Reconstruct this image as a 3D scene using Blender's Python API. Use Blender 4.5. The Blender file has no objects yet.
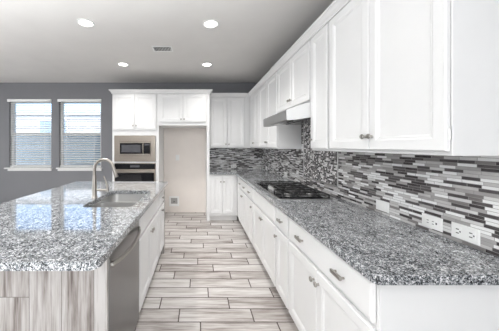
import bpy, bmesh, math, random
from mathutils import Vector, Matrix
random.seed(7)
S = bpy.context.scene
COL = S.collection
PI = math.pi

# ------------------------------------------------------------------ camera
EYE = 1.40
cam_d = bpy.data.cameras.new('camera')
cam = bpy.data.objects.new('camera', cam_d); COL.objects.link(cam)
cam.location = (0, 0, EYE); cam.rotation_euler = (PI/2, 0, 0)
cam_d.sensor_width = 36; cam_d.sensor_fit = 'HORIZONTAL'
cam_d.lens = 240/499*36
cam_d.shift_x = (249.5-199)/499
cam_d.shift_y = -(165.5-146)/499
cam_d.clip_start = 0.02
S.camera = cam
# ------------------------------------------------------------------ world, sun, lights, exposure
S.view_settings.view_transform = 'Standard'; S.view_settings.look = 'None'
S.view_settings.gamma = 1; S.view_settings.use_curve_mapping = False
S.view_settings.exposure = 0.25
W = bpy.data.worlds.new('world'); S.world = W; W.use_nodes = True
wn = W.node_tree; wn.nodes.clear()
sky = wn.nodes.new('ShaderNodeTexSky'); sky.sun_disc = False
sky.sun_elevation = math.radians(48); sky.sun_rotation = math.radians(200)
bg = wn.nodes.new('ShaderNodeBackground'); bg.inputs['Strength'].default_value = 0.5
wo = wn.nodes.new('ShaderNodeOutputWorld')
wn.links.new(sky.outputs[0], bg.inputs[0]); wn.links.new(bg.outputs[0], wo.inputs[0])
def light(name, kind, loc, target, energy, size=None, size_y=None, color=(1,1,1)):
    d = bpy.data.lights.new(name, kind); d.energy = energy; d.color = color
    if kind == 'AREA':
        d.shape = 'RECTANGLE' if size_y else 'DISK'; d.size = size
        if size_y: d.size_y = size_y
    o = bpy.data.objects.new(name, d); COL.objects.link(o); o.location = loc
    o.rotation_euler = (Vector(target)-Vector(loc)).to_track_quat('-Z', 'Y').to_euler()
    return o
sun = light('sun', 'SUN', (0, -6, 12), (-1.2, 1.5, 2), 5.0, color=(1, .97, .92)); sun.data.angle = .01
light('rear_fill', 'AREA', (-.1, -2.9, 1.75), (-.3, 4, .9), 72, 2.6, 2.0, (.95, .98, 1))  # added fill lamp behind the camera; the wall there has no opening
light('left_fill', 'AREA', (-5.1, 1.6, 1.5), (.6, 2.2, .3), 74, 5.0, 1.7, (.95, .98, 1))  # added fill lamp from the left, no window on that side
cb = light('ceiling_fill', 'AREA', (-2.3, -.9, .5), (-2.3, -.3, 2.7), 188, 4.5, 3.2, (.95, .98, 1)); cb.data.spread = math.radians(80)  # added upward fill lamp that brightens the ceiling

# ------------------------------------------------------------------ dimensions
BY = 5.08            # back wall
RX = 1.32            # right wall
CZ = 2.74            # ceiling
CT = .914; CTH = .038
UB, UT = 1.36, 2.37  # wall cabinets
NU = .965            # near end of the right wall cabinets
NE = .952            # near end of the right run
UF = 1.02            # right wall cabinets: frame front
BF = .71             # right base cabinets: frame front
TF = 4.46            # tall cabinets: frame front
BU = 4.76            # back wall cabinets: frame front

# ------------------------------------------------------------------ materials
class NT:
    def __init__(s, name):
        s.m = bpy.data.materials.new(name); s.m.use_nodes = True
        s.t = s.m.node_tree; s.b = s.t.nodes['Principled BSDF']
    def n(s, t, **k):
        x = s.t.nodes.new(t)
        for a, v in k.items(): setattr(x, a, v)
        return x
    def put(s, sock, v):
        if isinstance(v, bpy.types.NodeSocket): s.t.links.new(v, sock)
        elif v is not None: sock.default_value = v
    def math(s, op, a, b=None, c=None):
        x = s.n('ShaderNodeMath', operation=op)
        for i, v in enumerate((a, b, c)):
            if v is not None: s.put(x.inputs[i], v)
        return x.outputs[0]
    def pos(s):
        g = s.n('ShaderNodeNewGeometry'); x = s.n('ShaderNodeSeparateXYZ')
        s.put(x.inputs[0], g.outputs['Position']); return g.outputs['Position'], x.outputs[0], x.outputs[1], x.outputs[2]
    def vec(s, x, y, z):
        c = s.n('ShaderNodeCombineXYZ')
        for i, v in enumerate((x, y, z)): s.put(c.inputs[i], v)
        return c.outputs[0]
    def noise(s, v, scale, detail=4, rough=.55):
        x = s.n('ShaderNodeTexNoise'); s.put(x.inputs['Vector'], v)
        x.inputs['Scale'].default_value = scale; x.inputs['Detail'].default_value = detail; x.inputs['Roughness'].default_value = rough
        return x.outputs[0]
    def white(s, v):
        x = s.n('ShaderNodeTexWhiteNoise', noise_dimensions='3D'); s.put(x.inputs['Vector'], v); return x.outputs['Value']
    def ramp(s, f, stops, interp='LINEAR'):
        r = s.n('ShaderNodeValToRGB'); r.color_ramp.interpolation = interp
        e = r.color_ramp.elements
        while len(e) < len(stops): e.new(.5)
        for el, (p, c) in zip(e, stops):
            el.position = p; el.color = (*c, 1) if len(c) == 3 else c
        s.put(r.inputs[0], f); return r.outputs[0]
    def mix(s, f, a, b, mode='MIX'):
        x = s.n('ShaderNodeMix', data_type='RGBA', blend_type=mode)
        s.put(x.inputs[0], f)
        for i, v in ((6, a), (7, b)):
            if isinstance(v, tuple) and len(v) == 3: v = (*v, 1)
            s.put(x.inputs[i], v)
        return x.outputs[2]
    def bump(s, h, strength=.2, dist=.002):
        x = s.n('ShaderNodeBump'); x.inputs['Strength'].default_value = strength; x.inputs['Distance'].default_value = dist
        s.put(x.inputs['Height'], h); s.put(s.b.inputs['Normal'], x.outputs[0])

def plain(name, c, rough=.5, metal=0, var=.03, scale=12, bump=0, spec=.5):
    m = NT(name); p, *_ = m.pos()
    f = m.noise(p, scale)
    a = tuple(max(0, x*(1-var)) for x in c); b = tuple(min(1, x*(1+var)) for x in c)
    m.put(m.b.inputs['Base Color'], m.ramp(f, [(.3, a), (.7, b)]))
    m.b.inputs['Roughness'].default_value = rough; m.b.inputs['Metallic'].default_value = metal
    m.b.inputs['Specular IOR Level'].default_value = spec
    if bump: m.bump(m.noise(p, 260, 2), bump, .001)
    return m.m
def brushed(name, c, rough=.28, axis='Z'):
    m = NT(name); p, x, y, z = m.pos()
    k = {'X': (4, 300, 300), 'Y': (300, 4, 300), 'Z': (300, 300, 4)}[axis]
    v = m.vec(m.math('MULTIPLY', x, k[0]), m.math('MULTIPLY', y, k[1]), m.math('MULTIPLY', z, k[2]))
    f = m.noise(v, 1, 3)
    m.put(m.b.inputs['Base Color'], m.ramp(f, [(.2, tuple(q*.9 for q in c)), (.8, c)]))
    m.b.inputs['Metallic'].default_value = 1
    m.put(m.b.inputs['Roughness'], m.math('MULTIPLY_ADD', f, .12, rough-.06))
    return m.m
def emit(name, c, k):
    m = NT(name); m.put(m.b.inputs['Base Color'], (*c, 1))
    m.put(m.b.inputs['Emission Color'], (*c, 1)); m.b.inputs['Emission Strength'].default_value = k
    return m.m
def granite():
    m = NT('granite'); p, *_ = m.pos()
    w = m.noise(p, 30, 3)
    v1 = m.n('ShaderNodeTexVoronoi'); m.put(v1.inputs['Vector'], p); v1.inputs['Scale'].default_value = 260
    s1 = m.n('ShaderNodeSeparateColor'); m.put(s1.inputs[0], v1.outputs['Color'])
    v2 = m.n('ShaderNodeTexVoronoi'); m.put(v2.inputs['Vector'], p); v2.inputs['Scale'].default_value = 140
    s2 = m.n('ShaderNodeSeparateColor'); m.put(s2.inputs[0], v2.outputs['Color'])
    f = m.math('ADD', m.math('MULTIPLY', s1.outputs[0], .62), m.math('MULTIPLY', s2.outputs[1], .38))
    f = m.math('ADD', f, m.math('MULTIPLY_ADD', w, .7, -.35))
    c = m.ramp(f, [(.08, (.012, .012, .014)), (.28, (.045, .047, .052)), (.41, (.14, .16, .17)), (.56, (.28, .287, .30)), (.74, (.47, .477, .49)), (.88, (.78, .785, .80))])
    m.put(m.b.inputs['Base Color'], c)
    m.b.inputs['Roughness'].default_value = .055; m.b.inputs['Specular IOR Level'].default_value = .65
    return m.m
def wood_tile(name, along, across, x0, y0, shift, tint=1.0, L=.606, H=.1545, grout=(.085, .065, .058), vein=1.0, gw=.0048, contrast=1.0):
    m = NT(name); p, x, y, z = m.pos()
    ax = {'X': x, 'Y': y, 'Z': z, 'XY': m.math('ADD', x, y)}
    u, v = ax[along], ax[across]
    r = m.math('DIVIDE', m.math('SUBTRACT', v, y0), H); row = m.math('FLOOR', r); fr = m.math('FRACT', r)
    q = m.math('DIVIDE', m.math('MULTIPLY_ADD', row, shift, m.math('SUBTRACT', u, x0)), L)
    cl = m.math('FLOOR', q); fc = m.math('FRACT', q)
    rnd = m.white(m.vec(row, cl, 3.7)); rnd2 = m.white(m.vec(row, cl, 9.1))
    def edge(f, size, w):
        d = m.math('MULTIPLY', m.math('MINIMUM', f, m.math('SUBTRACT', 1, f)), size)
        return m.math('LESS_THAN', d, w)
    g = m.math('MAXIMUM', edge(fr, H, gw), edge(fc, L, gw))
    off = m.math('MULTIPLY', rnd, 40); off2 = m.math('MULTIPLY', rnd2, 25)
    gv = m.vec(m.math('ADD', m.math('MULTIPLY', u, 3.2), off), m.math('ADD', m.math('MULTIPLY', v, 55), off2), off)
    n1 = m.noise(gv, 1, 6, .62)
    gv2 = m.vec(m.math('ADD', m.math('MULTIPLY', u, 1.1), off2), m.math('ADD', m.math('MULTIPLY', v, 7), off), off2)
    n2 = m.noise(gv2, 1.4, 4, .6)
    f = m.math('ADD', m.math('MULTIPLY', n1, .62*vein), m.math('MULTIPLY', n2, .5))
    f = m.math('ADD', f, m.math('MULTIPLY_ADD', rnd, .13, -.065))
    t = tint; f = m.math('MULTIPLY_ADD', m.math('SUBTRACT', f, .52), contrast, .52)
    c = m.ramp(f, [(.32, (.17*t, .14*t, .128*t)), (.44, (.36*t, .322*t, .302*t)), (.55, (.51*t, .475*t, .455*t)), (.70, (.68*t, .655*t, .638*t))])
    c = m.mix(g, c, grout)
    m.put(m.b.inputs['Base Color'], c)
    m.put(m.b.inputs['Roughness'], m.math('MULTIPLY_ADD', g, .3, .42))
    m.bump(m.math('SUBTRACT', 1, g), .5, .002)
    return m.m
def strip_mosaic(name, H=.0160, L=.085, small=False):
    m = NT(name); p, x, y, z = m.pos()
    u = m.math('ADD', x, y)
    r = m.math('DIVIDE', m.math('SUBTRACT', z, CT), H); row = m.math('FLOOR', r); fr = m.math('FRACT', r)
    wv = m.math('ADD', m.math('DIVIDE', u, L), m.math('MULTIPLY', m.white(m.vec(row, 4.2, 1.3)), 400))
    def vor(feat):
        v = m.n('ShaderNodeTexVoronoi', voronoi_dimensions='1D', feature=feat)
        m.put(v.inputs['W'], wv); v.inputs['Scale'].default_value = 1; v.inputs['Randomness'].default_value = .75 if not small else .35
        return v
    v1 = vor('F1'); v2 = vor('DISTANCE_TO_EDGE')
    s = m.n('ShaderNodeSeparateColor'); m.put(s.inputs[0], v1.outputs['Color'])
    gv = m.math('LESS_THAN', m.math('MULTIPLY', v2.outputs['Distance'], L), .0012)
    gh = m.math('LESS_THAN', m.math('MULTIPLY', m.math('MINIMUM', fr, m.math('SUBTRACT', 1, fr)), H), .0011)
    g = m.math('MAXIMUM', gv, gh)
    rn = s.outputs[0]
    pal = [(0, (.030, .022, .024)), (.20, (.065, .054, .056)), (.30, (.17, .155, .152)), (.38, (.36, .345, .34)), (.51, (.52, .505, .50)),
           (.64, (.66, .65, .645)), (.78, (.86, .86, .86)), (1, (.86, .86, .86))]
    if small: pal = [(0, (.02, .018, .02)), (.30, (.05, .042, .045)), (.48, (.17, .155, .155)), (.58, (.38, .36, .36)), (.72, (.88, .87, .87)), (1, (.88, .87, .87))]
    c = m.ramp(rn, pal, 'CONSTANT')
    streak = m.noise(m.vec(m.math('MULTIPLY', u, 30), m.math('MULTIPLY', z, 300), s.outputs[2]), 1, 3)
    c = m.mix(.10, c, m.ramp(streak, [(.3, (.1, .1, .1)), (.7, (.7, .7, .7))]))
    c = m.mix(g, c, (.30, .29, .285))
    m.put(m.b.inputs['Base Color'], c)
    m.put(m.b.inputs['Roughness'], m.math('MAXIMUM', m.math('MULTIPLY_ADD', s.outputs[1], .35, .12), m.math('MULTIPLY', g, .8)))
    m.bump(m.math('SUBTRACT', 1, g), .5, .0015)
    return m.m
def glass():
    m = NT('window_glass'); t = m.t
    tr = m.n('ShaderNodeBsdfTransparent'); gl = m.n('ShaderNodeBsdfGlossy'); gl.inputs['Roughness'].default_value = .02
    tr.inputs[0].default_value = (.94, .97, 1, 1)
    fr = m.n('ShaderNodeFresnel'); mx = m.n('ShaderNodeMixShader')
    t.links.new(fr.outputs[0], mx.inputs[0]); t.links.new(tr.outputs[0], mx.inputs[1]); t.links.new(gl.outputs[0], mx.inputs[2])
    t.links.new(mx.outputs[0], t.nodes['Material Output'].inputs[0]); return m.m

M = dict(
    cab=plain('white_cabinet_paint', (.80, .80, .80), .38, var=.012, scale=5),
    ceil=plain('ceiling_paint', (.74, .725, .705), .9, var=.02, scale=3, bump=.15),
    wall=plain('grey_wall_paint', (.225, .225, .24), .75, var=.02, scale=3, bump=.1),
    beige=plain('beige_wall_paint', (.82, .765, .72), .85, var=.02, scale=4, bump=.1),
    trim=plain('white_trim', (.84, .835, .82), .45, var=.01),
    blind=plain('white_blind', (.86, .86, .85), .5, var=.01),
    steel=brushed('brushed_steel', (.42, .37, .32), .33, 'X'),
    steely=brushed('brushed_steel_along', (.50, .495, .49), .36, 'Y'),
    steelv=brushed('brushed_steel_upright', (.26, .26, .26), .3, 'Z'),
    hoodside_lit=plain('hood_steel_lit', (.80, .80, .80), .35, var=.01),  # paler than the hood steel: light on its sides put into the colour
    hoodsteel=brushed('hood_steel', (.36, .36, .36), .36, 'Y'),
    nickel=brushed('brushed_nickel', (.40, .37, .335), .30, 'Z'),
    knob=brushed('satin_nickel', (.42, .40, .37), .3, 'Y'),
    bowl=brushed('sink_steel', (.58, .575, .565), .34, 'Y'),
    blk=plain('black_glass', (.012, .012, .014), .06),
    iron=plain('cast_iron', (.018, .018, .018), .45),
    dark=plain('dark_plastic', (.03, .03, .032), .4),
    scr=plain('screen_mesh_glass', (.10, .10, .11), .12),
    white=plain('white_plastic', (.83, .83, .82), .3, var=.01),
    recess=plain('recess_shade_tone', (.40, .39, .38), .5),  # shade inside the water box, put into the colour
    slot=plain('outlet_slot', (.12, .12, .12), .5),
    toe=plain('toe_kick_paint', (.74, .73, .72), .6, var=.02),
    granite=granite(),
    floor=wood_tile('wood_look_floor_tile', 'X', 'Y', -.165, 1.909, .177, .93, contrast=1.25),
    iwood=wood_tile('wood_look_tile_upright', 'Z', 'XY', .452, .347,   .20, .84, L=.9, H=.160, grout=(.22, .2, .185), vein=1.0, gw=.0018, contrast=1.5),
    strip=strip_mosaic('strip_mosaic'),
    chip=strip_mosaic('chip_mosaic', .0160, .026, True),
    glass=glass(),
    lamp=emit('lamp_lens', (1, .97, .92), 9),
    stucco=plain('pale_stucco', (.72, .71, .69), .9, var=.04, scale=20, bump=.3),
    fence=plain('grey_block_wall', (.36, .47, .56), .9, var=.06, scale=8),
    roof=plain('roof_tile', (.30, .22, .19), .8, var=.1, scale=15),
    gravel=plain('gravel_yard', (.42, .37, .33), .95, var=.2, scale=60),
)

# ------------------------------------------------------------------ mesh helpers
def wloc(o):
    v = Vector((0, 0, 0))
    while o: v += o.location; o = o.parent
    return v
class MB:
    def __init__(s): s.bm = bmesh.new()
    def box(s, x0, x1, y0, y1, z0, z1, bev=0, seg=2):
        r = bmesh.ops.create_cube(s.bm, size=1)
        vs = r['verts']
        for v in vs: v.co = Vector(((x0+x1)/2+v.co.x*(x1-x0), (y0+y1)/2+v.co.y*(y1-y0), (z0+z1)/2+v.co.z*(z1-z0)))
        if bev:
            es = list({e for v in vs for e in v.link_edges})
            bmesh.ops.bevel(s.bm, geom=es, offset=bev, segments=seg, profile=.5, affect='EDGES')
        return s
    def prism(s, pts, axis, a, b):                 # outline in the two other axes, extruded along axis
        def P(p, t):
            return Vector((t, p[0], p[1])) if axis == 'X' else Vector((p[0], t, p[1])) if axis == 'Y' else Vector((p[0], p[1], t))
        A = [s.bm.verts.new(P(p, a)) for p in pts]; B = [s.bm.verts.new(P(p, b)) for p in pts]
        n = len(pts)
        fs = [s.bm.faces.new(A), s.bm.faces.new(B[::-1])]
        for i in range(n): fs.append(s.bm.faces.new((A[i], B[i], B[(i+1) % n], A[(i+1) % n])))
        bmesh.ops.recalc_face_normals(s.bm, faces=fs); return s
    def tube(s, pts, r, seg=12, caps=True):
        pts = [Vector(p) for p in pts]; n = len(pts)
        rs = r if isinstance(r, (list, tuple)) else [r]*n
        up = None; rings = []
        for i, p in enumerate(pts):
            t = (pts[min(i+1, n-1)]-pts[max(i-1, 0)]).normalized()
            if up is None:
                up = Vector((0, 0, 1)) if abs(t.z) < .9 else Vector((1, 0, 0))
            up = (up - t*up.dot(t)).normalized(); w = t.cross(up)
            rings.append([s.bm.verts.new(p+(up*math.cos(2*PI*k/seg)+w*math.sin(2*PI*k/seg))*rs[i]) for k in range(seg)])
        fs = []
        for a, b in zip(rings, rings[1:]):
            for k in range(seg): fs.append(s.bm.faces.new((a[k], a[(k+1) % seg], b[(k+1) % seg], b[k])))
        if caps: fs += [s.bm.faces.new(rings[0][::-1]), s.bm.faces.new(rings[-1])]
        bmesh.ops.recalc_face_normals(s.bm, faces=fs); return s
    def lathe(s, prof, c, d=(0, 0, 1), seg=20):     # prof: (radius, distance along d)
        c = Vector(c); d = Vector(d).normalized()
        return s.tube_prof([(c+d*h, max(r, 1e-4)) for r, h in prof], d, seg)
    def tube_prof(s, pr, d, seg):
        up = Vector((0, 0, 1)) if abs(d.z) < .9 else Vector((1, 0, 0)); up = (up-d*up.dot(d)).normalized(); w = d.cross(up)
        rings = [[s.bm.verts.new(p+(up*math.cos(2*PI*k/seg)+w*math.sin(2*PI*k/seg))*r) for k in range(seg)] for p, r in pr]
        fs = []
        for a, b in zip(rings, rings[1:]):
            for k in range(seg): fs.append(s.bm.faces.new((a[k], a[(k+1) % seg], b[(k+1) % seg], b[k])))
        fs += [s.bm.faces.new(rings[0][::-1]), s.bm.faces.new(rings[-1])]
        bmesh.ops.recalc_face_normals(s.bm, faces=fs); return s
    def panel(s, O, U, N, w, h, rings):              # rectangular front built of inset rings (inset, depth) on plane O + u*U + v*Z, facing N
        O, U, N = Vector(O), Vector(U), Vector(N); Z = Vector((0, 0, 1)); R = []
        for i, d in rings:
            R.append([s.bm.verts.new(O+U*u+Z*v+N*d) for u, v in ((i, i), (w-i, i), (w-i, h-i), (i, h-i))])
        fs = [s.bm.faces.new(R[0][::-1])]
        for a, b in zip(R, R[1:]):
            for k in range(4): fs.append(s.bm.faces.new((a[k], a[(k+1) % 4], b[(k+1) % 4], b[k])))
        fs.append(s.bm.faces.new(R[-1]))
        bmesh.ops.recalc_face_normals(s.bm, faces=fs); return s
    def plate(s, outer, holes, z0, z1):              # flat slab with holes
        es = []
        for lp in [outer]+holes:
            vs = [s.bm.verts.new((x, y, z1)) for x, y in lp]
            es += [s.bm.edges.new((vs[i], vs[(i+1) % len(vs)])) for i in range(len(vs))]
        r = bmesh.ops.triangle_fill(s.bm, edges=es, use_beauty=True)
        fs = [f for f in r['geom'] if isinstance(f, bmesh.types.BMFace)]
        e = bmesh.ops.extrude_face_region(s.bm, geom=fs)
        for v in e['geom']:
            if isinstance(v, bmesh.types.BMVert): v.co.z = z0
        bmesh.ops.recalc_face_normals(s.bm, faces=s.bm.faces[:]); return s
    def build(s, name, mat, parent=None, smooth=False, bevel=0):
        me = bpy.data.meshes.new(name)
        o = bpy.data.objects.new(name, me); COL.objects.link(o)
        if parent: off = wloc(parent); o.parent = parent
        else:
            cs = [v.co for v in s.bm.verts]
            off = Vector(((min(c.x for c in cs)+max(c.x for c in cs))/2, (min(c.y for c in cs)+max(c.y for c in cs))/2, min(c.z for c in cs)))
            o.location = off
        for v in s.bm.verts: v.co -= off
        if smooth:
            for f in s.bm.faces: f.smooth = True
        s.bm.to_mesh(me); s.bm.free()
        me.materials.append(M[mat])
        if bevel:
            b = o.modifiers.new('bevel', 'BEVEL'); b.width = bevel; b.segments = 2; b.limit_method = 'ANGLE'; b.angle_limit = math.radians(40)
        if smooth:
            try:
                for e in me.edges: pass
                me.set_sharp_from_angle(angle=math.radians(40))
            except Exception: pass
        return o
def tag(o, label=None, cat=None, group=None, kind=None):
    if label: o['label'] = label
    if cat: o['category'] = cat
    if group: o['group'] = group
    if kind: o['kind'] = kind
    return o
def thing(name, loc, label, cat, group=None):
    o = bpy.data.objects.new(name, None); COL.objects.link(o); o.location = loc; o.empty_display_size = .1
    return tag(o, label, cat, group)
def rrect(x0, x1, y0, y1, r, n=6):
    if not isinstance(r, (list, tuple)): r = [r]*4     # order: (x1,y1),(x0,y1),(x0,y0),(x1,y0)
    P = []
    for (cx, cy, sx, sy, a0), q in zip(((x1, y1, -1, -1, 0), (x0, y1, 1, -1, 90), (x0, y0, 1, 1, 180), (x1, y0, -1, 1, 270)), r):
        for k in range(n+1):
            a = math.radians(a0+90*k/n); P.append((cx+sx*q+q*math.cos(a), cy+sy*q+q*math.sin(a)))
    return P

# ------------------------------------------------------------------ room shell
LX, FY = -5.4, -3.2
tag(MB().box(LX-.15, RX+.15, FY-.15, BY+.15, -.1, 0).build('floor', 'floor'), kind='structure')
tag(MB().box(LX-.15, RX+.15, FY-.15, BY+.15, CZ, CZ+.12).build('ceiling', 'ceil'), kind='structure')
tag(MB().box(RX, RX+.15, FY, BY+.15, 0, CZ).build('wall_right', 'wall'), kind='structure')
tag(MB().box(LX-.15, LX, FY, BY+.15, 0, CZ).build('wall_left', 'wall'), kind='structure')
tag(MB().box(LX-.15, RX+.15, FY-.15, FY, 0, CZ).build('wall_front', 'wall'), kind='structure')
WZ0, WZ1 = .945, 2.375
WINS = [(-4.02, -3.125), (-2.965, -2.07)]
w = MB(); xs = [LX]+[v for a in WINS for v in a]+[RX]
for i in range(0, len(xs), 2): w.box(xs[i], xs[i+1], BY, BY+.15, 0, CZ)
for a, b in WINS: w.box(a, b, BY, BY+.15, 0, WZ0-.0); w.box(a, b, BY, BY+.15, WZ1, CZ)
tag(w.build('wall_back', 'wall'), kind='structure')
AX0, AX1 = -.745, .145
tag(MB().box(AX0-.0, AX1, BY-.012, BY, 0, 1.80).build('wall_alcove', 'beige'), kind='structure')
tag(MB().box(LX, -1.62, BY-.014, BY, 0, .10, .004).build('baseboard_back', 'trim'), kind='structure')
for i, (a, b) in enumerate(WINS):
    f = MB(); y0, y1 = BY+.07, BY+.13; t = .045
    f.box(a, a+t, y0, y1, WZ0, WZ1); f.box(b-t, b, y0, y1, WZ0, WZ1)
    f.box(a+t, b-t, y0, y1, WZ0, WZ0+t); f.box(a+t, b-t, y0, y1, WZ1-t, WZ1)
    f.box(a+t, b-t, y0+.004, y1-.01, 1.645, 1.69)
    wo_ = tag(f.build('window_%d' % (i+1), 'trim'), kind='structure')
    MB().box(a+t, b-t, BY+.095, BY+.099, WZ0+t, WZ1-t).build('pane', 'glass', wo_)
    MB().box(a-.035 if i else a-.07, b+.02, BY-.055, BY+.068, WZ0-.028, WZ0, .006).box(a-.02, b+.008, BY-.018, BY, WZ0-.07, WZ0-.028, .004).build('window_sill', 'trim', wo_)
    side = 'left hand window, far from the oven tower' if i == 0 else 'right hand window, next to the oven tower'
    bl = thing('window_blind', ((a+b)/2, BY, WZ0), 'white horizontal slat blind lowered in the ' + side, 'blind', 'slat blinds on the back wall')
    MB().box(a-.008, b+.008, BY-.045, BY-.003, WZ1-.045, WZ1+.012, .004).build('valance', 'blind', bl)
    sl = MB(); n = 28
    for k in range(n):
        z = WZ0+.045+(WZ1-.07-WZ0-.045)*k/(n-1); tlt = -.0095
        sl.prism([(BY+.012, z+tlt), (BY+.012, z+tlt+.0025), (BY+.056, z-tlt+.0025), (BY+.056, z-tlt)][::1], 'X', a+.006, b-.006)
    sl.build('slats', 'blind', bl)
    MB().box(a+.006, b-.006, BY+.014, BY+.054, WZ0+.003, WZ0+.022, .004).build('bottom_rail', 'blind', bl)
    for fx in (.17, .83):
        MB().box(a+(b-a)*fx-.004, a+(b-a)*fx+.004, BY+.008, BY+.0095, WZ0+.02, WZ1-.06).build('ladder_tape', 'blind', bl)
    MB().tube([(a+.05, BY-.004, WZ1-.05), (a+.052, BY-.004, WZ1-.75)], .004, 8).build('tilt_wand', 'blind', bl)

# ------------------------------------------------------------------ backsplash
bs = tag(MB().box(RX-.009, RX, .90, BY, CT, UB+.0).box(RX-.009, RX, 2.17, 3.075, UB, 1.799).build('wall_right_backsplash', 'strip'), kind='structure')
MB().box(RX-.013, RX-.009, 2.27, 2.985, 1.02, 1.66).build('mosaic_panel', 'chip', bs)
pl = MB()
for z in (1.008,): pl.box(RX-.017, RX-.009, 2.256, 2.999, z, z+.013, .003)
for y in (2.256, 2.986): pl.box(RX-.017, RX-.009, y, y+.013, 1.021, 1.66, .003)
pl.build('pencil_liner', 'steely', bs)
tag(MB().box(.197, RX-.009, BY-.009, BY, CT, UB).build('wall_back_backsplash', 'strip'), kind='structure')

# ------------------------------------------------------------------ cabinet kit
FACES = {'-X': ((0, -1, 0), (-1, 0, 0)), '-Y': ((1, 0, 0), (0, -1, 0)), '+X': ((0, 1, 0), (1, 0, 0))}
DT = .019
DOOR = [(0, 0), (0, DT-.005), (.005, DT), (.052, DT), (.060, DT-.0035), (.066, DT-.0035), (.074, DT-.010)]
SLAB = [(0, 0), (0, DT-.007), (.004, DT-.003), (.011, DT)]
FALSE = SLAB
def face_pt(face, plane, a, z, d=0):
    """point on a cabinet front: a = coordinate along the run, d = distance out of the front"""
    N = FACES[face][1]
    return Vector((plane+N[0]*d, a, z)) if face[1] == 'X' else Vector((a, plane+N[1]*d, z))
def front(face, plane, a0, a1, z0, z1, rings, name, par):
    U, N = FACES[face]
    s = a0 if sum(U) > 0 else a1
    return MB().panel(face_pt(face, plane, s, z0, .004), U, N, a1-a0, z1-z0, rings).build(name, 'cab', par)
def knob(face, plane, a, z, par):
    N = FACES[face][1]; c = face_pt(face, plane, a, z, DT+.003)
    return MB().lathe([(.009, 0), (.006, .004), (.0055, .012), (.014, .017), (.0155, .022), (.013, .027), (.004, .029)], c, N, 14).build('knob', 'knob', par, True)
def pull(face, plane, a, z, par, w=.085):
    N = Vector(FACES[face][1]); c = face_pt(face, plane, a, z, DT+.003)
    A = Vector((0, 1, 0)) if face[1] == 'X' else Vector((1, 0, 0))
    m = MB(); h = w/2
    for s in (-1, 1): m.tube([c+A*s*h*.78, c+A*s*h*.78+N*.02], .0055, 8)
    e = .010
    p0 = c-A*h+N*.016; p1 = c+A*h+N*.030
    m.box(min(p0.x, p1.x), max(p0.x, p1.x), min(p0.y, p1.y), max(p0.y, p1.y), z-e, z+e, .004)
    return m.build('pull', 'knob', par)
def hinges(face, plane, a, z0, z1, par):
    for z in (z0+.07, z1-.07):
        c = face_pt(face, plane, a, z-.022, .011)
        MB().tube([c, c+Vector((0, 0, .044))], .0042, 8).build('hinge', 'white', par)
def door(face, plane, a0, a1, z0, z1, par, knob_at=None, kz=None, hinge_at=None):
    d = front(face, plane, a0, a1, z0, z1, DOOR, 'door', par)
    if knob_at is not None: knob(face, plane, knob_at, kz, d)
    if hinge_at is not None: hinges(face, plane, hinge_at, z0, z1, d)
    return d
def drawer(face, plane, a0, a1, z0, z1, par, pulls=()):
    d = front(face, plane, a0, a1, z0, z1, SLAB, 'drawer', par)
    for p in pulls: pull(face, plane, p, (z0+z1)/2, d)
    return d
RV = .016; KI = .028
def pair(face, plane, a0, a1, z0, z1, par, kz, r0=RV):
    m = (a0+a1)/2
    door(face, plane, a0+r0, m-.003, z0, z1, par, m-KI, kz, a0+r0-.004)
    door(face, plane, m+.003, a1-RV, z0, z1, par, m+KI, kz, a1-RV+.005)
def carcass(x0, x1, y0, y1, z0, z1, par):
    return MB().box(x0, x1, y0, y1, z0, z1, .0015, 1).build('cabinet_body', 'cab', par)

# ------------------------------------------------------------------ right wall cabinets
G = 'white wall cabinets along the right wall'
DZ0, DZ1 = UB+.018, UT-.012
def wallcab(y0, y1, z0, label, n=2, ksz=None, kside=0):
    t = thing('wall_cabinet', ((UF+RX)/2, (y0+y1)/2, z0), label, 'cabinet', G)
    carcass(UF, RX-.001, y0+.0005, y1-.0005, z0, UT, t)
    kz = z0+.018+.078 if ksz is None else ksz
    if n == 2: pair('-X', UF, y0, y1, z0+.018, DZ1, t, kz, .006 if y0 == NU else RV)
    else: door('-X', UF, y0+RV, y1-RV, z0+.018, DZ1, t, kside, kz, y0+RV-.005)
    return t
wallcab(NU, 1.86, UB, 'large white double door wall cabinet nearest the camera, ending at the blank side panel')
wallcab(1.86, 2.165, UB, 'narrow single door white wall cabinet between the range hood and the large near cabinet', 1, None, 2.165-RV-.03)
wallcab(2.165, 3.08, 1.80, 'short white double door cabinet directly above the range hood')
wallcab(3.08, 3.99, UB, 'white double door wall cabinet just beyond the range hood, its side panel showing')
wallcab(3.99, BU-.021, UB, 'farthest white wall cabinet on the right wall, at the inner corner')
# back wall uppers
t = thing('wall_cabinet', (.6, 4.9, UB), 'white double door wall cabinet on the back wall right of the fridge alcove', 'cabinet', 'white cabinets on the back wall')
carcass(.197, UF+.14, BU, BY-.001, UB, UT, t)
door('-Y', BU, .215, .555, DZ0, DZ1, t, .555-.026, UB+.075, .21)
door('-Y', BU, .563, .90, DZ0, DZ1, t, .563+.026, UB+.075, .905)
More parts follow.
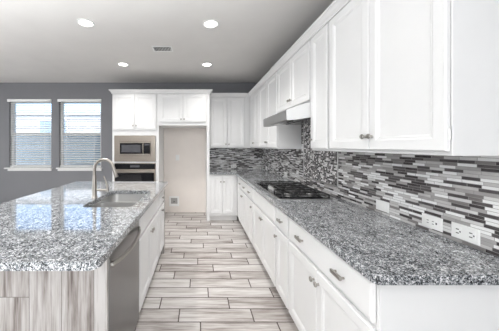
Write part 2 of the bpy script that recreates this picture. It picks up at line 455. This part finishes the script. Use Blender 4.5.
# ------------------------------------------------------------------ oven tower
OX0, OX1 = -1.61, -.765
t = thing('oven_tower_cabinet', ((OX0+OX1)/2, 4.77, 0), 'tall white cabinet housing the microwave and the oven', 'cabinet', 'white cabinets on the back wall')
m = MB()
MX0, MX1 = OX0+.04, OX1-.04
m.box(OX0, MX0, TF, BY-.001, .10, UT); m.box(MX1, OX1+.018, TF, BY-.001, .10, UT)
m.box(MX0, MX1, TF, BY-.001, 1.595, UT); m.box(MX0, MX1, TF, BY-.001, 1.085, 1.11); m.box(MX0, MX1, TF, BY-.001, .10, .36)
m.box(MX0, MX1, BY-.03, BY-.001, .36, 1.6)
m.build('cabinet_body', 'cab', t)
MB().box(OX0, OX1, TF+.07, TF+.09, 0, .10).build('toe_kick', 'toe', t)
pair('-Y', TF, OX0+.008, OX1-.012, 1.70, DZ1, t, 1.775)
drawer('-Y', TF, OX0+.02, OX1-.02, .12, .345, t, (-1.35, -1.03))
# over-fridge cabinet
t = thing('wall_cabinet', (-.3, 4.77, 1.78), 'white double door cabinet bridging the top of the empty fridge alcove', 'cabinet', 'white cabinets on the back wall')
carcass(OX1+.0185, .145, TF, BY-.001, 1.78, UT, t)
pair('-Y', TF, OX1+.019, .142, 1.842, DZ1, t, 1.895)
tag(MB().box(.1455, .1965, TF-.004, BY-.001, 0, UT, .002, 1).build('end_panel', 'cab'), 'tall white end panel forming the right side of the fridge alcove', 'panel')
# ------------------------------------------------------------------ crown moulding
def sweep(path, prof):
    m = MB(); n = len(path); rings = []
    for i, p in enumerate(path):
        ns = []
        for a, b in ((i-1, i), (i, i+1)):
            if 0 <= a and b < n:
                d = (Vector(path[b])-Vector(path[a])).normalized(); ns.append(Vector((d.y, -d.x)))
        o = ns[0] if len(ns) == 1 else (ns[0]+ns[1])/(1+ns[0].dot(ns[1]))
        rings.append([m.bm.verts.new((p[0]+o.x*q, p[1]+o.y*q, z)) for q, z in prof])
    k = len(prof); fs = [m.bm.faces.new(rings[0][::-1]), m.bm.faces.new(rings[-1])]
    for a, b in zip(rings, rings[1:]):
        for j in range(k): fs.append(m.bm.faces.new((a[j], a[(j+1) % k], b[(j+1) % k], b[j])))
    bmesh.ops.recalc_face_normals(m.bm, faces=fs); return m
cm = sweep([(OX0, BY-.002), (OX0, TF), (.197, TF), (.197, BU), (UF, BU), (UF, NU), (RX-.002, NU)],
           [(0, UT+.001), (.014, UT+.001), (.016, UT+.016), (.024, UT+.024), (.030, UT+.036), (.042, UT+.05), (.052, UT+.056), (.052, UT+.072), (0, UT+.072)])
tag(cm.build('crown_molding', 'cab'), 'continuous white crown molding along the tops of the cabinets', 'molding')

# ------------------------------------------------------------------ right base cabinets
GB = 'white base cabinets along the right wall'
BZ = CT-CTH-.001; TK = .105
DRZ0, DRZ1 = .695, BZ-.022; DOZ0, DOZ1 = .125, .672
KZ = .605
def basecab(y0, y1, label):
    t = thing('base_cabinet', ((BF+RX)/2, (y0+y1)/2, 0), label, 'cabinet', GB)
    carcass(BF, RX-.001, y0+.0005, y1-.0005, TK, BZ, t)
    MB().box(BF+.07, BF+.088, y0+.001, y1-.001, 0, TK).build('toe_kick', 'toe', t)
    return t
t = basecab(NE, 1.86, 'large white base cabinet nearest the camera with one wide two-pull drawer over double doors')
drawer('-X', BF, NE+.006, 1.86-RV, DRZ0, DRZ1, t, (1.17, 1.62)); pair('-X', BF, NE, 1.86, DOZ0, DOZ1, t, KZ, .006)
MB().box(BF+.001, RX-.002, NE-.012, NE, 0, BZ).build('side_panel', 'cab', t)
t = basecab(1.86, 2.165, 'narrow white base cabinet with one drawer over one door, before the cooktop')
drawer('-X', BF, 1.86+RV, 2.165-RV, DRZ0, DRZ1, t, (2.01,)); door('-X', BF, 1.86+RV, 2.165-RV, DOZ0, DOZ1, t, 2.165-RV-.03, KZ, 1.87)
t = basecab(2.165, 3.08, 'white double door base cabinet under the gas cooktop with a plain false front')
front('-X', BF, 2.165+RV, 3.08-RV, DRZ0, DRZ1, FALSE, 'false_front', t); pair('-X', BF, 2.165, 3.08, DOZ0, DOZ1, t, KZ)
t = basecab(3.08, 3.44, 'white single door base cabinet just beyond the cooktop')
drawer('-X', BF, 3.08+RV, 3.44-RV, DRZ0, DRZ1, t, (3.26,)); door('-X', BF, 3.08+RV, 3.44-RV, DOZ0, DOZ1, t, 3.08+RV+.03, KZ, 3.43)
t = basecab(3.44, TF-.021, 'farthest white base cabinet on the right wall, with two small drawers side by side')
drawer('-X', BF, 3.44+RV, 3.80-.006, DRZ0, DRZ1, t, (3.62,)); drawer('-X', BF, 3.806, 4.16-RV, DRZ0, DRZ1, t, (3.98,))
pair('-X', BF, 3.44, 4.16, DOZ0, DOZ1, t, KZ)
t = thing('base_cabinet', (.45, 4.77, 0), 'white full height double door base cabinet on the back wall beside the fridge alcove', 'cabinet', 'white cabinets on the back wall')
carcass(.197, BF-.0, TF, BY-.001, TK, BZ, t)
MB().box(.198, BF, TF+.06, TF+.078, 0, TK).build('toe_kick', 'toe', t)
door('-Y', TF, .215, .428, .15, BZ-.02, t, .428-.026, .74, .21); door('-Y', TF, .434, .645, .15, BZ-.02, t, .434+.026, .74, .65)
# L-shaped worktop
CX = .66
tp = [(RX-.01, .90), (CX+.015, .90), (CX, .915), (CX, TF-.05), (.199, TF-.05), (.199, BY-.01), (RX-.01, BY-.01)]
tag(MB().plate(tp, [], CT-CTH, CT).build('countertop', 'granite', bevel=.004), 'long L-shaped grey speckled granite countertop along the right and back walls', 'countertop')

# ------------------------------------------------------------------ cooktop
c = thing('gas_cooktop', (.96, 2.62, CT), 'black gas cooktop with iron grates set in the right hand granite counter', 'cooktop')
KX0, KX1, KY0, KY1 = .725, 1.215, 2.165, 3.065
MB().plate(rrect(KX0, KX1, KY0, KY1, .02), [], CT+.0005, CT+.006).build('rim', 'steely', c)
MB().plate(rrect(KX0+.010, KX1-.010, KY0+.024, KY1-.010, .015), [], CT+.006, CT+.011).build('glass_top', 'blk', c)
burn = [(.88, 2.35, .045), (1.09, 2.35, .038), (1.0, 2.615, .058), (.88, 2.88, .038), (1.09, 2.88, .045)]
for x, y, r in burn:
    b = MB().lathe([(r, 0), (r, .008), (r*.92, .014), (r*.55, .014)], (x, y, CT+.011), seg=20).build('burner', 'steely', c, True)
    MB().lathe([(r*.72, .0), (r*.75, .005), (r*.6, .009)], (x, y, CT+.0245), seg=18).build('burner_cap', 'iron', b, True)
gz = CT+.030
for y0, y1, xa in ((2.20, 2.475, .775), (2.485, 2.745, .86), (2.755, 3.03, .775)):
    g = MB(); x0, x1 = xa, 1.195; e = .006
    for x in (x0, x1): g.box(x-e, x+e, y0, y1, gz, gz+.012, .002, 1)
    for y in (y0+e, y1-e): g.box(x0, x1, y-e, y+e, gz, gz+.012, .002, 1)
    xm, ym = (x0+x1)/2, (y0+y1)/2
    g.box(xm-e, xm+e, y0, y1, gz, gz+.012, .002, 1); g.box(x0, x1, ym-e, ym+e, gz, gz+.012, .002, 1)
    for x in ((x0+xm)/2, (x1+xm)/2): g.box(x-e*.8, x+e*.8, y0, y1, gz, gz+.010)
    for x in (x0, x1):
        for y in (y0+e, y1-e): g.box(x-e, x+e, y-e, y+e, CT+.011, gz)
    g.build('grate', 'iron', c)
for k in range(5):
    MB().lathe([(.019, 0), (.019, .006), (.015, .009), (.0135, .026), (.010, .028)], (.80, 2.505+.055*k, CT+.011), seg=16).build('control_knob', 'steely', c, True)

# ------------------------------------------------------------------ range hood
h = thing('range_hood', (1.05, 2.62, 1.633), 'stainless steel under-cabinet range hood above the cooktop', 'range hood')
HY0, HY1 = 2.172, 2.95
prof = [(RX-.014, 1.799), (RX-.014, 1.664), (1.04, 1.664), (.98, 1.655), (.91, 1.643), (.85, 1.636), (.80, 1.634), (.792, 1.640), (.790, 1.722), (.80, 1.732), (.85, 1.752), (.90, 1.769), (.95, 1.783), (1.0, 1.793), (1.03, 1.799)]
MB().prism(prof, 'Y', HY0, HY1).build('canopy', 'hoodsteel', h)
for ya, yb in ((HY0-.003, HY0), (HY1, HY1+.003)): MB().prism(prof, 'Y', ya, yb).build('side_panel', 'hoodside_lit', h)  # thin skins that carry the painted-in light of the hood sides
for y0, y1 in ((2.23, 2.55), (2.57, 2.90)):
    f = MB().box(1.05, 1.28, y0, y1, 1.656, 1.6645)
    f.build('grease_filter', 'scr', h)
MB().box(.83, .88, 2.50, 2.65, 1.630, 1.6375).build('hood_lamp', 'white', h)
for k in range(3):
    MB().lathe([(.014, 0), (.014, .004), (.011, .014)], (.86, 2.22+.05*k, 1.638), (0, 0, -1), 14).build('switch_button', 'dark', h)

# ------------------------------------------------------------------ microwave and oven
yf = TF
mw = thing('microwave', (-1.19, TF, 1.113), 'stainless built-in microwave above the oven in the tall cabinet', 'microwave')
X0, X1, Z0, Z1 = -1.568, -.807, 1.113, 1.592
m = MB(); Y0, Y1 = TF-.022, TF-.001
a0, a1, b0, b1 = -1.487, -.888, 1.225, 1.485
m.box(X0, a0, Y0, Y1, Z0, Z1, .003, 1); m.box(a1, X1, Y0, Y1, Z0, Z1, .003, 1)
m.box(a0, a1, Y0, Y1, Z0, b0, .003, 1); m.box(a0, a1, Y0, Y1, b1, Z1, .003, 1)
m.build('trim_kit', 'steel', mw)
MB().box(MX0+.004, MX1-.004, TF, 4.95, 1.113, 1.59).build('housing', 'dark', mw)
d = MB().box(a0+.003, a1-.003, TF-.034, TF-.002, b0+.003, b1-.003, .004).build('door', 'steel', mw)
MB().box(a0+.028, a1-.145, TF-.037, TF-.0335, b0+.03, b1-.03).build('door_glass', 'blk', d)
MB().box(a0+.06, a1-.19, TF-.0385, TF-.0365, b0+.06, b1-.065).build('viewing_window', 'scr', d)
cp = MB().box(a1-.135, a1-.012, TF-.037, TF-.0335, b0+.03, b1-.03).build('control_panel', 'blk', mw)
MB().box(a1-.12, a1-.03, TF-.0385, TF-.0365, b1-.075, b1-.045).build('display', 'scr', cp)
MB().tube([(a1-.142, TF-.034, b0+.04), (a1-.142, TF-.06, b0+.055), (a1-.142, TF-.06, b1-.055), (a1-.142, TF-.034, b1-.04)], .007, 10).build('handle', 'nickel', d, True)
ov = thing('wall_oven', (-1.19, TF, .365), 'stainless and black glass wall oven below the microwave', 'oven')
MB().box(MX0+.004, MX1-.004, TF, 4.95, .365, 1.08).build('housing', 'dark', ov)
MB().box(X0, X1, TF-.02, TF-.001, .365, 1.083, .003, 1).build('frame', 'steel', ov)
cp = MB().box(X0+.006, X1-.006, TF-.03, TF-.0195, .972, 1.075, .003, 1).build('control_panel', 'blk', ov)
MB().box(-1.27, -1.10, TF-.0315, TF-.0295, 1.005, 1.045).build('display', 'scr', cp)
d = MB().box(X0+.006, X1-.006, TF-.04, TF-.0195, .42, .962, .004).build('door', 'steel', ov)
MB().box(X0+.02, X1-.02, TF-.043, TF-.0395, .48, .905).build('door_glass', 'blk', d)
m = MB().tube([(X0+.03, TF-.075, .93), (X1-.03, TF-.075, .93)], .011, 12)
for x in (X0+.06, X1-.06): m.tube([(x, TF-.04, .93), (x, TF-.075, .93)], .008, 8)
m.build('handle', 'nickel', d, True)

# ------------------------------------------------------------------ island
IF = -.475                 # frame front of the island cabinets, facing right
IX0, IX1, IY0, IY1 = -1.68, -.425, 1.005, 3.29
NY = 1.187                 # near end face
ib = thing('island_base', (-1.0, 2.2, 0), 'island base clad in upright wood-look tile', 'island')
MB().box(-1.36, IF+.02, NY, NY+.018, 0, BZ).build('end_panel', 'iwood', ib)
MB().box(-1.36, IF+.02, 3.12, 3.20, 0, BZ).build('end_panel', 'iwood', ib)
MB().box(-1.36, -1.10, NY+.018, 3.12, 0, BZ).build('back_panel', 'iwood', ib)
GI = 'white cabinets in the island'
t = thing('base_cabinet', (-.8, 2.27, 0), 'white double door sink cabinet in the island beside the dishwasher', 'cabinet', GI)
m = MB(); y0, y1 = 1.822, 2.72
m.box(IF-.02, IF, y0, y1, TK, BZ).box(-1.099, IF-.02, y0, y0+.018, TK, BZ).box(-1.099, IF-.02, y1-.018, y1, TK, BZ).box(-1.099, IF-.02, y0+.018, y1-.018, TK, TK+.018)
m.build('cabinet_body', 'cab', t); MB().box(IF-.085, IF-.07, y0, y1, 0, TK).build('toe_kick', 'toe', t)
front('+X', IF, y0+RV, y1-RV, DRZ0, DRZ1, FALSE, 'false_front', t); pair('+X', IF, y0, y1, DOZ0, DOZ1, t, KZ)
t = thing('base_cabinet', (-.8, 2.92, 0), 'narrow white drawer-over-door cabinet at the far end of the island', 'cabinet', GI)
y0, y1 = 2.721, 3.119
carcass(-1.099, IF, y0, y1, TK, BZ, t); MB().box(IF-.085, IF-.07, y0, y1, 0, TK).build('toe_kick', 'toe', t)
d = front('+X', IF, y0+RV, y1-RV, DRZ0, DRZ1, SLAB, 'drawer', t); knob('+X', IF, 2.92, .775, d)
door('+X', IF, y0+RV, y1-RV, DOZ0, DOZ1, t, y0+RV+.16, KZ+.02, y1-RV+.005)
# dishwasher
dw = thing('dishwasher', (-.78, 1.51, 0), 'stainless dishwasher with a bowed bar handle built into the near end of the island', 'dishwasher')
y0, y1 = 1.210, 1.815
MB().box(-1.06, IF-.005, y0+.002, y1-.002, .02, BZ-.003).build('tub', 'dark', dw)
MB().box(IF-.06, IF-.045, y0+.004, y1-.004, 0.0, .02).box(IF-.08, IF-.0, y0+.004, y1-.004, .02, .095).build('kick_plate', 'dark', dw)
d = MB().box(IF-.004, IF+.022, y0, y1, .10, BZ-.012, .004).build('door', 'steelv', dw)
hy0, hy1, hz = y0+.035, y1-.035, .79
pts = []
for k in range(13):
    q = k/12; pts.append((IF+.03+.036*math.sin(PI*q)**.6, hy0+(hy1-hy0)*q, hz-.006*math.sin(PI*q)))
m = MB().tube(pts, [.010]*13, 12)
for y in (hy0, hy1): m.lathe([(.015, 0), (.014, .014), (.010, .018)], (IF+.021, y, hz), (1, 0, 0), 12)
m.build('handle', 'knob', d, True)
MB().box(IF+.0215, IF+.023, 1.50, 1.54, .17, .185).build('badge', 'dark', d)
# island worktop with sink cut-out
SX0, SX1, SY0, SY1 = -.945, -.535, 1.90, 2.62
tag(MB().plate(rrect(IX0, IX1, IY0, IY1, [.02, .02, .02, .05]), [rrect(SX0, SX1, SY0, SY1, .06)], CT-CTH, CT).build('countertop', 'granite', bevel=.004),
    'grey speckled granite island top with the sink cut into it', 'countertop')
# sink: two bowls hung under the cut-out
sk = thing('kitchen_sink', ((SX0+SX1)/2, (SY0+SY1)/2, .68), 'stainless double bowl undermount sink in the island', 'sink')
def bowl(x0, x1, y0, y1, zt, zb):
    m = MB(); rings = []
    for z, ins, r in ((zt, 0, .055), (zt-.02, .002, .055), (zb+.03, .010, .055), (zb+.008, .022, .05), (zb, .045, .04)):
        rings.append([m.bm.verts.new((x, y, z)) for x, y in rrect(x0+ins, x1-ins, y0+ins, y1-ins, r)])
    n = len(rings[0])
    for a, b in zip(rings, rings[1:]):
        for k in range(n): m.bm.faces.new((a[k], a[(k+1) % n], b[(k+1) % n], b[k]))
    m.bm.faces.new(rings[-1]); 
    outer = [[m.bm.verts.new((x, y, z)) for x, y in rrect(x0-.002, x1+.002, y0-.002, y1+.002, .056)] for z in (zt, zb-.003)]
    for k in range(n):
        m.bm.faces.new((outer[0][k], outer[1][k], outer[1][(k+1) % n], outer[0][(k+1) % n]))
        m.bm.faces.new((rings[0][k], outer[0][k], outer[0][(k+1) % n], rings[0][(k+1) % n]))
    m.bm.faces.new(outer[1][::-1])
    return m
zt = CT-CTH-.0005
bm_ = [('bowl', SY0+.006, 2.235, .685), ('bowl', 2.26, SY1-.006, .69)]
for nm, ya, yb, zb in bm_:
    b = bowl(SX0+.006, SX1-.006, ya, yb, zt-.006, zb).build(nm, 'bowl', sk, True)
    MB().lathe([(.045, 0), (.043, .003), (.02, .0035)], ((SX0+SX1)/2, (ya+yb)/2, zb+.0005), seg=20).build('drain', 'nickel', b, True)
MB().plate(rrect(SX0-.02, SX1+.02, SY0-.02, SY1+.02, .06), [rrect(SX0+.006, SX1-.006, SY0+.006, 2.235, .055), rrect(SX0+.006, SX1-.006, 2.26, SY1-.006, .055)], zt-.007, zt).build('flange', 'bowl', sk)
# faucet
FX, FYY = -.98, 2.25
fc = thing('faucet', (FX, FYY, CT), 'tall brushed nickel pull-down faucet with arched neck behind the island sink', 'faucet')
MB().lathe([(.029, 0), (.029, .006), (.024, .012), (.0215, .03), (.0215, .11), (.0195, .14), (.0165, .20), (.0145, .215)], (FX, FYY, CT+.0005), seg=22).build('base', 'nickel', fc, True)
pts = [(FX, FYY, CT+.20), (FX, FYY, CT+.27)]
R = .089
for k in range(1, 17):
    a = PI*(1-k/16*.93); pts.append((FX+R+R*math.cos(a), FYY, CT+.27+R*math.sin(a)))
MB().tube(pts, .0145, 14).build('neck', 'nickel', fc, True)
e = Vector(pts[-1]); dr = (e-Vector(pts[-2])).normalized()
MB().lathe([(.0135, -.005), (.0150, .01), (.0165, .05), (.0185, .095), (.016, .10)], e, dr, 18).build('spray_head', 'nickel', fc, True)
hd = MB().tube([(FX+.015, FYY, CT+.072), (FX+.125, FYY, CT+.072)], .0105, 12).build('handle_stub', 'nickel', fc, True)
MB().tube([(FX+.122, FYY, CT+.058), (FX+.120, FYY, CT+.10), (FX+.108, FYY, CT+.15), (FX+.088, FYY-.004, CT+.205)], [.0135, .011, .0075, .0065], 10).build('lever', 'nickel', hd, True)

# ------------------------------------------------------------------ wall plates
def plate_thing(name, label, group, c, face, w, hh, kind):
    """c: point on the wall surface at the plate's middle"""
    x, y, z = c
    t = thing(name, (x, y, z-hh/2), label, 'outlet' if 'outlet' in name else 'switch', group)
    U, N = FACES[face]; U = Vector(U); N = Vector(N); Zv = Vector((0, 0, 1)); C = Vector(c)
    MB().panel(C-U*w/2-Zv*hh/2+N*.0005, U, N, w, hh, [(0, 0), (0, .004), (.003, .006)]).build('cover_plate', 'white', t)
    def rect(u, v, a, b, d0, d1, nm, mat, par=t):
        return MB().panel(C+U*(u-a/2)+Zv*(v-b/2)+N*d0, U, N, a, b, [(0, 0), (0, d1-d0)]).build(nm, mat, par)
    if kind == 'duplex':
        for s in (-1, 1):
            r = rect(s*w*.24, 0, w*.30, hh*.52, .006, .0085, 'receptacle', 'white')
            for q in (-1, 1): rect(s*w*.24, q*hh*.13, w*.11, hh*.07, .0085, .0092, 'slot', 'slot', r)
            rect(s*w*.24+w*.1, 0, w*.05, hh*.1, .0085, .0092, 'slot', 'slot', r)
    elif kind == 'gfci':
        r = rect(0, 0, w*.62, hh*.5, .006, .0085, 'receptacle', 'white')
        rect(w*.26, 0, w*.07, hh*.16, .0085, .0095, 'test_button', 'slot', r)
        for s in (-.16, .1):
            for q in (-1, 1): rect(s*w, q*hh*.1, w*.09, hh*.05, .0085, .0092, 'slot', 'slot', r)
    elif kind == 'rocker':
        rect(0, 0, w*.46, hh*.6, .006, .010, 'rocker', 'white')
    return t
GW = 'outlets along the tiled backsplash'; wx = RX-.009; oz = .972
plate_thing('wall_outlet', 'white outlet plate on the backsplash nearest the camera, first of the row', GW, (wx, 1.18, oz), '-X', .125, .074, 'duplex')
plate_thing('wall_outlet', 'white outlet plate with a dark button, second from the camera on the backsplash', GW, (wx, 1.348, oz), '-X', .118, .072, 'gfci')
plate_thing('wall_switch', 'blank looking white rocker plate on the backsplash, third from the camera', GW, (wx, 1.713, oz), '-X', .118, .072, 'rocker')
plate_thing('wall_outlet', 'small white outlet plate on the right backsplash just beyond the cooktop', GW, (wx, 3.62, oz), '-X', .115, .072, 'duplex')
plate_thing('wall_outlet', 'small white outlet plate on the right backsplash near the inner corner', GW, (wx, 4.66, oz), '-X', .115, .072, 'duplex')
plate_thing('wall_outlet', 'small white outlet plate on the back wall tiles above the corner counter', GW, (.73, BY-.009, oz), '-Y', .115, .072, 'duplex')
plate_thing('wall_outlet', 'white upright wall plate halfway up the beige alcove wall', 'alcove plates', (-.455, BY-.012, 1.155), '-Y', .075, .118, 'rocker')
wb = thing('water_outlet_box', (-.525, BY-.012, .12), 'white recessed water supply box low on the beige alcove wall', 'outlet box', 'alcove plates')
m = MB(); cx, cz, a = -.525, .235, .105
y0, y1 = BY-.022, BY-.0125
m.box(cx-a, cx+a, y0, y1, cz-a, cz-a+.05, .003, 1).box(cx-a, cx+a, y0, y1, cz+a-.035, cz+a, .003, 1)
m.box(cx-a, cx-a+.035, y0, y1, cz-a+.05, cz+a-.035, .003, 1).box(cx+a-.035, cx+a, y0, y1, cz-a+.05, cz+a-.035, .003, 1)
m.build('cover_frame', 'white', wb)
MB().box(cx-a+.034, cx+a-.034, BY-.0145, BY-.0125, cz-a+.049, cz+a-.034).build('recess', 'recess', wb)
MB().lathe([(.012, 0), (.012, .02), (.007, .022), (.007, .03)], (cx, BY-.018, cz-.02), (0, 0, 1), 12).build('valve', 'slot', wb, True)

# ------------------------------------------------------------------ ceiling lights and vent
spots = [(-1.23, 2.61, 'recessed ceiling light nearer the camera on the left, over the island'), (.13, 2.63, 'recessed ceiling light nearer the camera on the right, over the aisle'),
         (-1.24, 3.93, 'recessed ceiling light farther away on the left, before the oven tower'), (.13, 3.94, 'recessed ceiling light farther away on the right, before the fridge alcove')]
for x, y, lb in spots:
    t = thing('recessed_light', (x, y, CZ), 'round white '+lb, 'ceiling light', 'recessed ceiling lights')
    m = MB(); n = 28; R_ = [(.092, 0), (.090, -.006), (.072, -.009), (.068, -.003)]
    rr = [[m.bm.verts.new((x+r*math.cos(2*PI*k/n), y+r*math.sin(2*PI*k/n), CZ+z)) for k in range(n)] for r, z in R_]
    for a, b in zip(rr, rr[1:]):
        for k in range(n): m.bm.faces.new((a[k], a[(k+1) % n], b[(k+1) % n], b[k]))
    bmesh.ops.recalc_face_normals(m.bm, faces=m.bm.faces[:])
    m.build('trim_ring', 'white', t, True)
    MB().lathe([(.069, -.0035), (.069, -.001)], (x, y, CZ), seg=28).build('lens', 'lamp', t)
    L = light('can_lamp', 'AREA', (x, y, CZ-.012), (x, y, 0), 9 if y < 3 else 5.2, .13, None, (1, .975, .94)); L.data.spread = math.radians(115)
v = thing('ceiling_vent', (-.5, 3.31, CZ), 'white rectangular air vent grille in the ceiling between the lights', 'vent')
x0, x1, y0, y1 = -.64, -.365, 3.21, 3.40
m = MB(); t_ = .022
m.box(x0, x1, y0, y0+t_, CZ-.008, CZ-.0005, .002, 1).box(x0, x1, y1-t_, y1, CZ-.008, CZ-.0005, .002, 1).box(x0, x0+t_, y0+t_, y1-t_, CZ-.008, CZ-.0005, .002, 1).box(x1-t_, x1, y0+t_, y1-t_, CZ-.008, CZ-.0005, .002, 1)
m.build('frame', 'white', v)
MB().box(x0+t_, x1-t_, y0+t_, y1-t_, CZ-.0015, CZ-.0005).build('duct_opening', 'slot', v)
m = MB()
for k in range(11):
    x = x0+t_+.012+k*(x1-x0-2*t_-.024)/10
    m.prism([(x-.004, CZ-.002), (x-.002, CZ-.002), (x+.006, CZ-.009), (x+.004, CZ-.009)], 'Y', y0+t_, y1-t_)
m.build('louvers', 'white', v)

# ------------------------------------------------------------------ outside the windows
tag(MB().box(-14, 6, BY+.15, 16, -.25, -.15).build('ground', 'gravel'), kind='structure')
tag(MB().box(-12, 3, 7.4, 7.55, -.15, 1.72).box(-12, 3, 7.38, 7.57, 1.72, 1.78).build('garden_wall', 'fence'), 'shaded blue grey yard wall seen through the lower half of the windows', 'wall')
tag(MB().box(-12, 3, BY+.15, 7.0, 2.87, 3.0).build('ceiling_sun_blocker', 'stucco'), kind='structure')  # unseen cover added to keep the sun off the yard wall
hs = thing('neighbour_house', (-5, 11, -.15), 'pale stucco house beyond the yard wall, seen through the window blinds', 'house')
MB().box(-11, -1.5, 9.6, 14, -.15, 2.62).build('house_wall', 'stucco', hs)
MB().box(-11.05, -1.45, 9.55, 14.05, 2.62, 2.72, .01).build('roof_parapet', 'stucco', hs)
f = MB().box(-6.4, -5.2, 9.55, 9.6, 1.5, 2.5).build('window', 'trim', hs)
MB().box(-6.32, -5.28, 9.53, 9.55, 1.58, 2.42).build('pane', 'fence', f)
